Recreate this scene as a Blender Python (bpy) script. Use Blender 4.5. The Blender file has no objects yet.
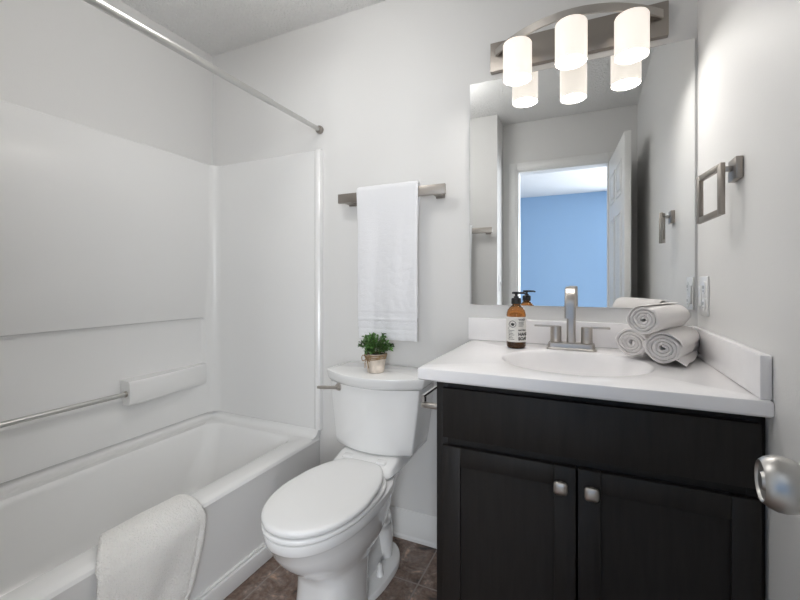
import bpy, bmesh, math, random
from mathutils import Vector, Matrix, noise as mnoise
random.seed(7)
S = bpy.context.scene
PI = math.pi

# ------------------------------------------------------------------ camera, world, light, exposure
HC = 1.147
cam_d = bpy.data.cameras.new('camera'); cam = bpy.data.objects.new('camera', cam_d)
S.collection.objects.link(cam); S.camera = cam
cam_d.sensor_width = 36.0; cam_d.lens = 404.2/800*36
cam_d.shift_y = -18.4/800; cam_d.clip_start = 0.01
cam.location = (0, -1.66, HC); cam.rotation_euler = (PI/2, 0, math.radians(24.64))

wd = bpy.data.worlds.new('world'); S.world = wd; wd.use_nodes = True
wd.node_tree.nodes['Background'].inputs[0].default_value = (.75, .87, 1, 1)
wd.node_tree.nodes['Background'].inputs[1].default_value = 0.6

def area(name, loc, target, sx, sy, power, color):
    d = bpy.data.lights.new(name, 'AREA'); d.shape = 'RECTANGLE'; d.size = sx; d.size_y = sy
    d.energy = power; d.color = color
    o = bpy.data.objects.new(name, d); S.collection.objects.link(o)
    o.location = loc
    o.rotation_euler = (Vector(target)-Vector(loc)).to_track_quat('-Z', 'Y').to_euler()
    return o
# added fill lights at two invented bedroom windows, brightening the bathroom
area('added_side_fill', (1.56, -3.05, 1.45), (-1.0, -1.2, .75), 1.3, 1.4, 68, (.96, .98, 1))
area('added_far_fill', (.98, -4.76, 1.45), (-.7, -.2, .35), 1.0, 1.3, 72, (.96, .98, 1))
SHADE_EMIT, DISC_EMIT, FILL_GLOBE = .78, 45.0, 11.5  # last value is the strength of the added fill globe

vs = S.view_settings
vs.view_transform = 'Standard'; vs.look = 'None'; vs.gamma = 1; vs.use_curve_mapping = False
vs.exposure = 0.08

# ------------------------------------------------------------------ materials
def mat(name, col, rough=.5, metal=0, bump=0, bscale=200, bdetail=3, var=0, vscale=8, coat=0, stretch=None, sheen=0, spec=None, bdist=.002):
    m = bpy.data.materials.new(name); m.use_nodes = True
    nt = m.node_tree; b = nt.nodes['Principled BSDF']
    b.inputs['Base Color'].default_value = (*col, 1); b.inputs['Roughness'].default_value = rough
    b.inputs['Metallic'].default_value = metal
    if coat: b.inputs['Coat Weight'].default_value = coat; b.inputs['Coat Roughness'].default_value = .05
    if sheen: b.inputs['Sheen Weight'].default_value = sheen
    if spec is not None: b.inputs['Specular IOR Level'].default_value = spec
    tc = nt.nodes.new('ShaderNodeTexCoord'); src = tc.outputs['Object']
    if stretch:
        mp = nt.nodes.new('ShaderNodeMapping'); mp.inputs['Scale'].default_value = stretch
        nt.links.new(src, mp.inputs[0]); src = mp.outputs[0]
    if var:
        n = nt.nodes.new('ShaderNodeTexNoise'); n.inputs['Scale'].default_value = vscale; n.inputs['Detail'].default_value = 4
        nt.links.new(src, n.inputs['Vector'])
        r = nt.nodes.new('ShaderNodeValToRGB')
        r.color_ramp.elements[0].position = .3; r.color_ramp.elements[1].position = .7
        r.color_ramp.elements[0].color = (*[c*(1-var) for c in col], 1)
        r.color_ramp.elements[1].color = (*[min(1, c*(1+var)) for c in col], 1)
        nt.links.new(n.outputs['Fac'], r.inputs[0]); nt.links.new(r.outputs[0], b.inputs['Base Color'])
    if bump:
        n = nt.nodes.new('ShaderNodeTexNoise'); n.inputs['Scale'].default_value = bscale; n.inputs['Detail'].default_value = bdetail
        nt.links.new(src, n.inputs['Vector'])
        bp = nt.nodes.new('ShaderNodeBump'); bp.inputs['Strength'].default_value = bump; bp.inputs['Distance'].default_value = bdist
        nt.links.new(n.outputs['Fac'], bp.inputs['Height']); nt.links.new(bp.outputs[0], b.inputs['Normal'])
    return m

def emit(name, col, k):
    m = bpy.data.materials.new(name); m.use_nodes = True; nt = m.node_tree
    b = nt.nodes['Principled BSDF']
    b.inputs['Base Color'].default_value = (.5, .49, .47, 1); b.inputs['Roughness'].default_value = .35
    b.inputs['Emission Color'].default_value = (*col, 1); b.inputs['Emission Strength'].default_value = k
    return m

WALL = mat('wall paint', (.75, .745, .735), .55, bump=.25, bscale=160, bdist=.001)
CEIL = mat('popcorn ceiling', (.88, .878, .87), .9, bump=1, bscale=95, bdetail=6, bdist=.016)
TRIM = mat('white trim paint', (.83, .83, .82), .35)
PLASTIC = mat('white acrylic', (.84, .838, .83), .16, bump=.04, bscale=6, bdist=.004)
CERAMIC = mat('white ceramic', (.87, .87, .865), .07, coat=.5)
SEAT = mat('white seat plastic', (.88, .88, .875), .2)
COUNTER = mat('white cultured marble', (.91, .895, .90), .18, var=.012, vscale=30)
DARK = mat('espresso wood', (.0135, .0115, .0105), .5, bump=.12, bscale=60, var=.28, vscale=14, stretch=(5, 5, .6), bdist=.001, spec=.35)
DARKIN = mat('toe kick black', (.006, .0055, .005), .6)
NICKEL = mat('brushed nickel', (.50, .47, .44), .34, 1, bump=.06, bscale=300, stretch=(1, 1, 12), bdist=.0005)
NICKELD = mat('dark brushed nickel', (.36, .33, .30), .38, 1, bump=.08, bscale=200, stretch=(1, 14, 14), bdist=.0005)
CHROME = mat('chrome', (.80, .80, .80), .12, 1)
STEEL = mat('satin steel', (.60, .595, .58), .34, 1)
TERRY = mat('white terry', (.91, .915, .94), .95, bump=.9, bscale=420, bdetail=4, sheen=.4, bdist=.004)
TERRYW = mat('cream terry', (.93, .91, .875), .95, bump=1, bscale=190, bdetail=4, sheen=.4, bdist=.008)
ROLLT = mat('rolled terry', (.93, .89, .87), .95, bump=1, bscale=380, bdetail=4, sheen=.4, bdist=.004)
BLUE = mat('blue wall paint', (.33, .50, .72), .6)
CARPET = mat('bedroom carpet', (.50, .46, .41), 1, bump=1, bscale=250, var=.2, vscale=60, bdist=.01)
BLACKP = mat('black pump plastic', (.012, .012, .013), .35)
LABEL = mat('bottle label paper', (.78, .76, .72), .6, var=.03, vscale=120)
INK = mat('label ink', (.025, .023, .022), .6)
POT = mat('birch bark pot', (.66, .58, .50), .85, bump=.6, bscale=60, var=.3, vscale=38, stretch=(1, 1, .5), bdist=.004)
BURLAP = mat('burlap twine', (.36, .24, .13), .95, bump=1, bscale=300, var=.3, vscale=90, bdist=.004)
SOIL = mat('moss soil', (.05, .04, .025), 1, bump=1, bscale=150)
OUTLET = mat('outlet plastic', (.80, .80, .79), .3)
SLOT = mat('outlet slots', (.10, .10, .10), .5)
KNOBM = mat('satin nickel knob', (.43, .42, .405), .36, 1)
FOLI = mat('boxwood leaves', (.065, .16, .035), .45, var=.85, vscale=38)
STEM = mat('green stems', (.10, .13, .04), .7)
SHADE = emit('frosted glass shade', (1, .90, .80), SHADE_EMIT)
DISC = emit('glowing diffuser', (1, .965, .92), DISC_EMIT)

AMBER = bpy.data.materials.new('amber glass'); AMBER.use_nodes = True
_b = AMBER.node_tree.nodes['Principled BSDF']
_b.inputs['Base Color'].default_value = (.50, .19, .035, 1); _b.inputs['Roughness'].default_value = .05
_b.inputs['Transmission Weight'].default_value = .95; _b.inputs['IOR'].default_value = 1.45
LIQUID = mat('dark soap', (.035, .016, .007), .4)

MIRROR = bpy.data.materials.new('mirror silver'); MIRROR.use_nodes = True
_b = MIRROR.node_tree.nodes['Principled BSDF']
_b.inputs['Base Color'].default_value = (.86, .87, .87, 1); _b.inputs['Metallic'].default_value = 1; _b.inputs['Roughness'].default_value = .0

# slate-look tile: brown and grey clouds with thin grout on a square grid
TILE = bpy.data.materials.new('slate tile'); TILE.use_nodes = True
nt = TILE.node_tree; b = nt.nodes['Principled BSDF']; L = nt.links.new
tc = nt.nodes.new('ShaderNodeTexCoord')
mp = nt.nodes.new('ShaderNodeMapping'); mp.inputs['Location'].default_value = (.577, .24, 0); L(tc.outputs['Object'], mp.inputs[0])
br = nt.nodes.new('ShaderNodeTexBrick'); br.offset = 0; br.inputs['Scale'].default_value = 1
br.inputs['Brick Width'].default_value = .543; br.inputs['Row Height'].default_value = .543
br.inputs['Mortar Size'].default_value = .0035; br.inputs['Mortar Smooth'].default_value = .3
br.inputs['Color1'].default_value = (1, 1, 1, 1); br.inputs['Color2'].default_value = (.8, .8, .8, 1); br.inputs['Mortar'].default_value = (0, 0, 0, 1)
L(mp.outputs[0], br.inputs['Vector'])
n1 = nt.nodes.new('ShaderNodeTexNoise'); n1.inputs['Scale'].default_value = 13; n1.inputs['Detail'].default_value = 8; n1.inputs['Roughness'].default_value = .68; n1.inputs['Distortion'].default_value = .6
L(tc.outputs['Object'], n1.inputs['Vector'])
rp = nt.nodes.new('ShaderNodeValToRGB'); e = rp.color_ramp.elements
e[0].position = .36; e[0].color = (.05, .042, .040, 1); e[1].position = .68; e[1].color = (.58, .39, .28, 1)
q = e.new(.48); q.color = (.19, .122, .092, 1); q = e.new(.58); q.color = (.25, .20, .175, 1)
L(n1.outputs['Fac'], rp.inputs[0])
n2 = nt.nodes.new('ShaderNodeTexNoise'); n2.inputs['Scale'].default_value = 60; n2.inputs['Detail'].default_value = 5
L(tc.outputs['Object'], n2.inputs['Vector'])
mx0 = nt.nodes.new('ShaderNodeMix'); mx0.data_type = 'RGBA'; mx0.blend_type = 'OVERLAY'; mx0.inputs[0].default_value = .6
L(rp.outputs[0], mx0.inputs[6]); L(n2.outputs['Fac'], mx0.inputs[7])
mx = nt.nodes.new('ShaderNodeMix'); mx.data_type = 'RGBA'; L(br.outputs['Fac'], mx.inputs[0])
L(mx0.outputs[2], mx.inputs[6]); mx.inputs[7].default_value = (.31, .27, .24, 1)
L(mx.outputs[2], b.inputs['Base Color']); b.inputs['Roughness'].default_value = .42
ad = nt.nodes.new('ShaderNodeMath'); ad.operation = 'SUBTRACT'; L(n1.outputs['Fac'], ad.inputs[0]); L(br.outputs['Fac'], ad.inputs[1])
bp = nt.nodes.new('ShaderNodeBump'); bp.inputs['Strength'].default_value = .5; bp.inputs['Distance'].default_value = .004
L(ad.outputs[0], bp.inputs['Height']); L(bp.outputs[0], b.inputs['Normal'])

# ------------------------------------------------------------------ mesh helpers (all shapes are given in world coordinates)
def box(bm, x0, x1, y0, y1, z0, z1, bev=0, seg=2):
    t = bmesh.new(); bmesh.ops.create_cube(t, size=1)
    for v in t.verts: v.co = Vector(((x0+x1)/2+v.co.x*(x1-x0), (y0+y1)/2+v.co.y*(y1-y0), (z0+z1)/2+v.co.z*(z1-z0)))
    if bev: bmesh.ops.bevel(t, geom=t.edges[:], offset=bev, segments=seg, affect='EDGES', profile=.5)
    join(bm, t); return bm
def join(bm, t, M=None):
    vm = {}
    for v in t.verts: vm[v] = bm.verts.new(M @ v.co if M else v.co)
    for f in t.faces:
        try: bm.faces.new([vm[v] for v in f.verts])
        except ValueError: pass
    t.free()
def loft(bm, rings, cap0=True, cap1=True, closed=True):
    R = [[bm.verts.new(p) for p in r] for r in rings]
    n = len(R[0])
    for a, c in zip(R, R[1:]):
        for i in range(n if closed else n-1):
            j = (i+1) % n
            bm.faces.new((a[i], a[j], c[j], c[i]))
    if cap0: bm.faces.new(R[0][::-1])
    if cap1: bm.faces.new(R[-1])
    return R
def frame(d):
    d = d.normalized(); u = Vector((0, 0, 1)) if abs(d.z) < .9 else Vector((1, 0, 0))
    s = d.cross(u).normalized(); return s, s.cross(d).normalized()
def tube(bm, pts, r, n=16, rs=None):
    pts = [Vector(p) for p in pts]; rings = []
    for i, p in enumerate(pts):
        d = (pts[min(i+1, len(pts)-1)]-pts[max(i-1, 0)])
        s, u = frame(d); rr = rs[i] if rs else r
        rings.append([p+s*rr*math.cos(2*PI*k/n)+u*rr*math.sin(2*PI*k/n) for k in range(n)])
    loft(bm, rings)
def lathe(bm, prof, origin, axis=(0, 0, 1), n=40, cap0=True, cap1=True, sx=1, sy=1):
    o = Vector(origin); a = Vector(axis).normalized(); s, u = frame(a)
    rings = [[o+a*h+s*r*sx*math.cos(2*PI*k/n)+u*r*sy*math.sin(2*PI*k/n) for k in range(n)] for r, h in prof]
    loft(bm, rings, cap0, cap1)
def rrect(x0, x1, y0, y1, r, z, n=8):
    P = []
    for cx, cy, a0 in ((x1-r, y1-r, 0), (x0+r, y1-r, 90), (x0+r, y0+r, 180), (x1-r, y0+r, 270)):
        for k in range(n+1):
            a = math.radians(a0+90*k/n); P.append(Vector((cx+r*math.cos(a), cy+r*math.sin(a), z)))
    return P
def sheet(bm, fn, nu, nv, th):
    # closed cloth: fn(u, v) -> point; thickness th along the normal, swollen rounded borders
    P = [[Vector(fn(i/nu, j/nv)) for j in range(nv+1)] for i in range(nu+1)]
    def nrm(i, j):
        a = P[min(i+1, nu)][j]-P[max(i-1, 0)][j]; c = P[i][min(j+1, nv)]-P[i][max(j-1, 0)]
        return a.cross(c).normalized()
    T = [[None]*(nv+1) for _ in range(nu+1)]; B = [[None]*(nv+1) for _ in range(nu+1)]
    for i in range(nu+1):
        for j in range(nv+1):
            nn = nrm(i, j); e = 0.35 if i in (0, nu) or j in (0, nv) else (.85 if i in (1, nu-1) or j in (1, nv-1) else 1)
            T[i][j] = bm.verts.new(P[i][j]+nn*th/2*e); B[i][j] = bm.verts.new(P[i][j]-nn*th/2*e)
    for i in range(nu):
        for j in range(nv):
            bm.faces.new((T[i][j], T[i+1][j], T[i+1][j+1], T[i][j+1]))
            bm.faces.new((B[i][j], B[i][j+1], B[i+1][j+1], B[i+1][j]))
    for i in range(nu):
        for j in (0, nv):
            bm.faces.new((T[i][j], B[i][j], B[i+1][j], T[i+1][j]) if j == 0 else (T[i][j], T[i+1][j], B[i+1][j], B[i][j]))
    for j in range(nv):
        for i in (0, nu):
            bm.faces.new((T[i][j], T[i][j+1], B[i][j+1], B[i][j]) if i == 0 else (T[i][j], B[i][j], B[i][j+1], T[i][j+1]))
def nz(p, s, k=0): return mnoise.noise(Vector(p)*s+Vector((k*7.3, k*3.1, k)))

def empty(name, loc, label, cat, group=None):
    o = bpy.data.objects.new(name, None); S.collection.objects.link(o); o.location = loc; o.empty_display_size = .05
    tag(o, label, cat, group); return o
def tag(o, label, cat, group=None):
    o['label'] = label; o['category'] = cat
    if group: o['group'] = group
    return o
def origin_of(o):
    p = Vector(o.location)
    return p+origin_of(o.parent) if o.parent else p
def obj(name, bm, m, parent=None, smooth=35, base=None, label=None, sub=0):
    bmesh.ops.recalc_face_normals(bm, faces=bm.faces[:])
    me = bpy.data.meshes.new(name); bm.to_mesh(me); bm.free()
    o = bpy.data.objects.new(name, me); S.collection.objects.link(o)
    if parent:
        o.parent = parent; me.transform(Matrix.Translation(-origin_of(parent)))
    elif base:
        o.location = base; me.transform(Matrix.Translation(-Vector(base)))
    if smooth:
        me.polygons.foreach_set('use_smooth', [True]*len(me.polygons)); me.set_sharp_from_angle(angle=math.radians(smooth))
    me.materials.append(m)
    if sub:
        md = o.modifiers.new('smooth', 'SUBSURF'); md.levels = sub; md.render_levels = sub
    if label: o['label'] = label
    return o
def struct(name, bm, m, smooth=0, label=None, cat=None, parent=None):
    o = obj(name, bm, m, parent, smooth)
    o['kind'] = 'structure'
    if label: o['label'] = label
    if cat: o['category'] = cat
    return o
def bx(*a, **k): return box(bmesh.new(), *a, **k)

# ------------------------------------------------------------------ setting
XL, XR, H = -1.94, .344, 2.437
YF = -1.75          # bathroom face of the doorway wall
struct('floor', bx(XL-.1, XR+.1, -1.85, .1, -.1, 0), TILE, label='brown and grey slate tile bathroom floor', cat='floor')
struct('ceiling', bx(XL-.1, XR+.1, -1.85, .1, H, H+.1), CEIL, label='white textured bathroom ceiling', cat='ceiling')
struct('wall_back', bx(XL-.1, XR+.1, 0, .1, 0, H), WALL, label='pale grey wall behind toilet, mirror and vanity', cat='wall')
struct('wall_left', bx(XL-.1, XL, -1.85, 0, 0, H), WALL, label='pale grey wall above the long side of the bathtub', cat='wall')
struct('wall_right', bx(XR, XR+.1, -1.85, 0, 0, H), WALL, label='pale grey wall on the vanity side with towel ring and outlet', cat='wall')
struct('wall_closet', bx(XL, -.62, -1.85, -1.508, 0, H), WALL, label='projecting wall at the foot of the tub, seen in the mirror', cat='wall')
DX0, DX1, DZ = -.51, .165, 2.05
bm = bx(-.62, DX0, -1.85, YF, 0, H); box(bm, DX1, XR, -1.85, YF, 0, H); box(bm, DX0, DX1, -1.85, YF, DZ, H)
struct('wall_front', bm, WALL, label='wall around the bedroom doorway, seen in the mirror', cat='wall')
bm = bmesh.new()
for a, c in ((DX0-.06, DX0+.004), (DX1-.004, DX1+.06)):
    box(bm, a, c, YF, YF+.014, 0, DZ+.06, .004); box(bm, a+.012, c-.012, YF+.014, YF+.02, 0, DZ+.05, .003)
box(bm, DX0+.005, DX1-.005, YF, YF+.014, DZ-.004, DZ+.06, .004); box(bm, DX0+.005, DX1-.005, YF+.014, YF+.02, DZ+.008, DZ+.048, .003)
box(bm, DX0, DX0+.015, -1.85, YF-.001, 0, DZ); box(bm, DX1-.015, DX1, -1.85, YF-.001, 0, DZ); box(bm, DX0+.016, DX1-.016, -1.85, YF-.001, DZ-.015, DZ)
struct('trim_1', bm, TRIM, 35, label='white door casing around the bedroom doorway', cat='trim')
def baseboard(name, x0, x1, y0, y1, lab):
    # plain board with a moulded top and a shoe strip at the floor
    bm = bmesh.new()
    along_x = (x1-x0) > (y1-y0)
    prof = [(0, 0), (.017, 0), (.017, .012), (.013, .02), (.013, .098), (.009, .107), (.0075, .116), (.004, .124), (0, .126)]
    if along_x: rings = [[Vector((x, y1-d, z)) for d, z in prof] for x in (x0, x1)]
    else: rings = [[Vector((x1-d, y, z)) for d, z in prof] for y in (y0, y1)]
    loft(bm, rings); return struct(name, bm, TRIM, 25, label=lab, cat='baseboard')
baseboard('baseboard_back', -1.163, -.40, -.017, -.0005, 'white baseboard behind the toilet')
baseboard('baseboard_right', XR-.017, XR-.0005, -1.74, -.62, 'white baseboard along the right wall')

# bedroom beyond the doorway (seen in the mirror)
struct('floor_bedroom', bx(-2.6, 1.7, -4.9, -1.85, -.1, -.005), CARPET, label='beige bedroom carpet beyond the doorway', cat='floor')
struct('ceiling_bedroom', bx(-2.6, 1.7, -4.9, -1.85, H, H+.1), mat('bedroom ceiling paint', (.80, .80, .80), .9, bump=.6, bscale=130, bdist=.008), label='bedroom ceiling seen through the doorway in the mirror', cat='ceiling')
bm = bx(-2.6, .48, -4.9, -4.8, 0, H); box(bm, 1.48, 1.7, -4.9, -4.8, 0, H); box(bm, .48, 1.48, -4.9, -4.8, 0, .8); box(bm, .48, 1.48, -4.9, -4.8, 2.1, H)
struct('wall_bedroom', bm, BLUE, label='light blue bedroom wall seen in the mirror', cat='wall')
bm = bx(1.6, 1.7, -4.8, -3.75, 0, H); box(bm, 1.6, 1.7, -2.35, -1.85, 0, H); box(bm, 1.6, 1.7, -3.75, -2.35, 0, .7); box(bm, 1.6, 1.7, -3.75, -2.35, 2.2, H)
struct('wall_bedroom_right', bm, BLUE, label='blue bedroom side wall with an added window', cat='wall')
struct('wall_bedroom_left', bx(-2.6, -2.5, -4.8, -1.85, 0, H), BLUE, label='plain blue bedroom side wall', cat='wall')
bm = bmesh.new()
for a in ((1.63, 1.68, -3.75, -2.35, .7, .75), (1.63, 1.68, -3.75, -2.35, 2.15, 2.2), (1.63, 1.68, -3.75, -3.70, .75, 2.15), (1.63, 1.68, -2.40, -2.35, .75, 2.15), (1.64, 1.67, -3.70, -2.40, 1.43, 1.47)): box(bm, *a)
struct('added_window_1', bm, TRIM, label='white frame of an added fill light window in the bedroom side wall', cat='window')  # invented window, out of view, around the side fill light
bm = bmesh.new()
for a in ((.48, 1.48, -4.88, -4.83, .8, .85), (.48, 1.48, -4.88, -4.83, 2.05, 2.1), (.48, .53, -4.88, -4.83, .85, 2.05), (1.43, 1.48, -4.88, -4.83, .85, 2.05), (.53, 1.43, -4.87, -4.84, 1.43, 1.47)): box(bm, *a)
struct('added_window_2', bm, TRIM, label='white frame of an added fill light window in the far blue bedroom wall', cat='window')  # invented window, hidden from the mirror, around the far fill light

# the open six-panel door, hinged on the doorway's jamb
def door():
    L_, T_, HT = .665, .035, 2.03
    hinge = Vector((.160, -1.755, .012)); tip = Vector((.211, -1.092, .012))
    d = (tip-hinge).normalized(); nrm = Vector((d.y, -d.x, 0))     # nrm points to the wall side
    M = Matrix(((d.x, nrm.x, 0, hinge.x), (d.y, nrm.y, 0, hinge.y), (0, 0, 1, hinge.z), (0, 0, 0, 1)))
    t = bx(0, L_, 0, T_, 0, HT, .0015)
    st, mid = .105, .085; w = (L_-2*st-mid)/2
    for x0 in (st, st+w+mid):
        for z0, z1 in ((.22, .80), (.93, 1.58), (1.68, 1.90)):
            for s, yy in ((-1, 0), (1, T_)):
                a, c = sorted((yy, yy+s*.005))
                for q in ((x0, x0+w, z0, z0+.016), (x0, x0+w, z1-.016, z1), (x0, x0+.016, z0+.016, z1-.016), (x0+w-.016, x0+w, z0+.016, z1-.016)):
                    box(t, q[0], q[1], a, c, q[2], q[3], .002)
                box(t, x0+.036, x0+w-.036, a, c, z0+.036, z1-.036, .004)
    bm = bmesh.new(); join(bm, t, M)
    o = struct('door_1', bm, TRIM, 30, label='white six panel door standing open along the right wall', cat='door')
    kz = .949
    c = M @ Vector((L_-.088, 0, kz)); ax = -nrm
    k = bmesh.new()
    lathe(k, [(r_*.79, h_*.76) for r_, h_ in [(.033, 0), (.034, .004), (.030, .010), (.017, .013), (.012, .018), (.012, .026), (.017, .030), (.025, .035), (.0295, .043), (.0315, .052), (.031, .060), (.028, .068),
              (.0245, .0725), (.0235, .0735), (.0225, .0725), (.0215, .0705), (.0115, .0700), (.0105, .0715), (.0095, .0735), (.003, .0742)]], c, ax, 48)
    ko = obj('door_knob', k, KNOBM, o, 40, label='round satin nickel door knob')
    for hz in (.2, 1.0, 1.8):
        h = bmesh.new(); p = M @ Vector((-.004, .0, hz)); tube(h, [p, p+Vector((0, 0, .09))], .006, 12)
        obj('hinge', h, STEEL, o, 40)
door()

# ------------------------------------------------------------------ bathtub
TX0, TX1, TY0 = -1.938, -1.195, -1.505
tub = empty('bathtub', (-1.56, -.75, 0), 'white alcove bathtub along the left wall with a towel over its rim', 'bathtub')
bm = bmesh.new()
RZ = .385
def tring(i0, i1, j0, j1, r, z): return rrect(i0, i1, j0, j1, r, z, 8)
rings = [tring(TX0, TX1-.006, TY0, -.002, .004, .07), tring(TX0, TX1-.003, TY0, -.002, .004, .35), tring(TX0, TX1-.001, TY0, -.002, .004, .366),
         tring(TX0, TX1-.006, TY0, -.002, .006, .376), tring(TX0, TX1-.018, TY0, -.002, .008, .383), tring(TX0, TX1-.030, TY0, -.002, .01, RZ),
         tring(-1.845, -1.283, -1.42, -.078, .07, RZ), tring(-1.842, -1.287, -1.416, -.083, .07, RZ-.002), tring(-1.836, -1.294, -1.408, -.090, .07, RZ-.010), tring(-1.832, -1.300, -1.402, -.097, .07, RZ-.025),
         tring(-1.815, -1.325, -1.385, -.150, .085, .25), tring(-1.795, -1.345, -1.365, -.215, .10, .13), tring(-1.78, -1.36, -1.35, -.245, .11, .095),
         tring(-1.755, -1.385, -1.32, -.28, .11, .075), tring(-1.70, -1.45, -1.25, -.34, .10, .068)]
loft(bm, rings)
obj('tub_shell', bm, PLASTIC, tub, 28)
bm = bmesh.new()
box(bm, TX1-.010, TX1+.012, TY0, -.020, .0005, .066, .004, 3); box(bm, TX1-.011, TX1+.004, TY0, -.020, .0665, .076, .003)
obj('apron_skirt', bm, PLASTIC, tub, 40)
# raised flange against the three walls
bm = bmesh.new()
path = [Vector((TX1-.004, 0, 0)), Vector((XL, 0, 0))]
prof = [(.004, .418), (.016, .418), (.022, .411), (.028, .398), (.044, .3885), (.06, RZ+.001), (.06, RZ-.004), (.004, RZ-.004)]
loft(bm, [[Vector((TX1-.002, -d, z)) for d, z in prof]] + [[Vector((XL+.002+d, -d, z)) for d, z in prof]] + [[Vector((XL+.002+d, TY0+d, z)) for d, z in prof]] + [[Vector((TX1-.002, TY0+d, z)) for d, z in prof]])
obj('wall_flange', bm, PLASTIC, tub, 45)
bm = bmesh.new(); lathe(bm, [(.034, 0), (.034, .003), (.026, .005), (.01, .004)], (-1.57, -1.15, .0683), n=28)
obj('drain', bm, CHROME, tub)

# ------------------------------------------------------------------ moulded surround on the three alcove walls
sur = empty('tub_surround', (-1.9, -.75, .42), 'white moulded shower surround on the walls above the bathtub', 'shower surround')
SZ0, SZ1, FX = .4195, 1.80, -1.905      # panel front plane
# long panel with a recessed field: loops in (y, z) space, pushed to x
bm = bmesh.new()
def yz(loop, x): return [Vector((x, p.x, p.y)) for p in loop]
def rr(y0, y1, z0, z1, r): return rrect(y0, y1, z0, z1, r, 0, 8)
O = rr(-1.50, -.006, SZ0, SZ1, .0005); I = (-1.44, -.075, .605, .955)
rings = [yz(O, XL+.001), yz(O, FX-.004), yz(rr(-1.497, -.009, SZ0+.003, SZ1-.004, .002), FX),
         yz(rr(*I, .022), FX), yz(rr(I[0]+.004, I[1]-.004, I[2]+.005, I[3]-.004, .021), FX-.003), yz(rr(I[0]+.008, I[1]-.009, I[2]+.012, I[3]-.008, .02), FX-.016),
         yz(rr(I[0]+.013, I[1]-.014, I[2]+.017, I[3]-.013, .019), FX-.019)]
loft(bm, rings)
obj('long_panel', bm, PLASTIC, sur, 40)
# end panels with a rounded outer edge bead
def end_panel(y_wall, s):
    bm = bmesh.new()
    yy = lambda d: y_wall+s*d
    prof = [(FX, .001), (FX, .016), (-1.226, .016), (-1.219, .017), (-1.214, .022), (-1.205, .028), (-1.191, .028), (-1.182, .022), (-1.179, .001)]
    loft(bm, [[Vector((x, yy(d), z)) for x, d in prof] for z in (SZ0, SZ1-.012)] + [[Vector((x*1+(.003 if x > -1.2 else 0)*-1, yy(d*.85), SZ1-.003)) for x, d in prof]] + [[Vector((x, yy(d*.6), SZ1)) for x, d in prof]])
    obj('end_panel', bm, PLASTIC, sur, 30)
end_panel(0, -1); end_panel(TY0-.002, 1)
# coved inside corners
for yw, s in ((0, -1), (TY0-.002, 1)):
    bm = bmesh.new(); R_ = .045; cx, cy = FX+R_, yw+s*(.016+R_)
    arc = [(cx-R_*math.cos(a), cy-s*R_*math.sin(a)) for a in [PI/2*k/8 for k in range(9)]]
    sec = [(FX-.002, yw+s*.004), (FX-.002, cy)] + arc + [(cx, yw+s*.004)]
    loft(bm, [[Vector((x, y, z)) for x, y in sec] for z in (SZ0, SZ1-.002)])
    obj('corner_cove', bm, PLASTIC, sur, 30)
def ledge(y0, y1, inner):
    bm = bmesh.new()
    # soap ledge: stands proud at its inner end and dies into the panel at the outer end
    sec = lambda y, d: [Vector((FX-.017, y, .586)), Vector((FX+d*.80, y, .590)), Vector((FX+d*.95, y, .597)), Vector((FX+d, y, .612)), Vector((FX+d*.96, y, .684)), Vector((FX+d*.9, y, .692)), Vector((FX+d*.8, y, .696)), Vector((FX-.017, y, .699))]
    ys = [y0+(y1-y0)*k/10 for k in range(11)]
    rings = []
    for k, y in enumerate(ys):
        f = k/10 if inner == 1 else 1-k/10
        rings.append(sec(y, .004+.056*min(1, (f/.85))**.7 if f < .999 else .052))
    loft(bm, rings); return obj('soap_ledge', bm, PLASTIC, sur, 30)
ledge(-.078, -.520, 1); ledge(-1.437, -1.04, 1)
bm = bmesh.new(); tube(bm, [(FX+.026, -.5195, .640), (FX+.026, -1.0405, .640)], .0105, 20)
bar = obj('grab_bar', bm, STEEL, sur, 40, label='thin chrome grab bar')
for y, s in ((-.5202, -1), (-1.0398, 1)):
    bm = bmesh.new(); lathe(bm, [(.0135, 0), (.0135, .006), (.0115, .009)], (FX+.026, y, .640), (0, s, 0), 24); obj('bar_collar', bm, NICKELD, bar, 40)

# ------------------------------------------------------------------ curtain rod
rod = empty('shower_curtain_rod', (-1.195, -.75, 1.898), 'straight chrome shower curtain rod above the bathtub', 'curtain rod')
bm = bmesh.new(); tube(bm, [(-1.195, -.345, 1.898), (-1.195, -1.485, 1.898)], .0128, 24); obj('outer_tube', bm, STEEL, rod, 40)
bm = bmesh.new(); tube(bm, [(-1.195, -.018, 1.898), (-1.195, -.345, 1.898)], .0108, 24); obj('inner_tube', bm, STEEL, rod, 40)
for y, s in ((-.0008, -1), (-1.5072, 1)):
    bm = bmesh.new(); lathe(bm, [(.019, 0), (.020, .004), (.020, .013), (.0175, .018), (.012, .019)], (-1.195, y, 1.898), (0, s, 0), 28); obj('end_cap', bm, NICKELD, rod, 40)

# ------------------------------------------------------------------ toilet
AX = -.793
toi = empty('toilet', (AX, -.35, 0), 'white two piece toilet with closed lid between bathtub and vanity', 'toilet')
def egg(hw, yb, yf, z, n=2.2, nb=2.6, N=56, ym=None):
    # egg outline: back end yb (near the wall), front end yf, widest at ym
    if ym is None: ym = yb+(yf-yb)*.46
    P = []
    for k in range(N):
        a = 2*PI*k/N; c, s = math.cos(a), math.sin(a)
        e = n if s >= 0 else nb
        x = hw*math.copysign(abs(c)**(2/e), c)
        y = abs(s)**(2/e)
        P.append(Vector((AX+x, ym+(yf-ym)*y if s >= 0 else ym+(yb-ym)*y, z)))
    return P
SZ = .445
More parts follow.
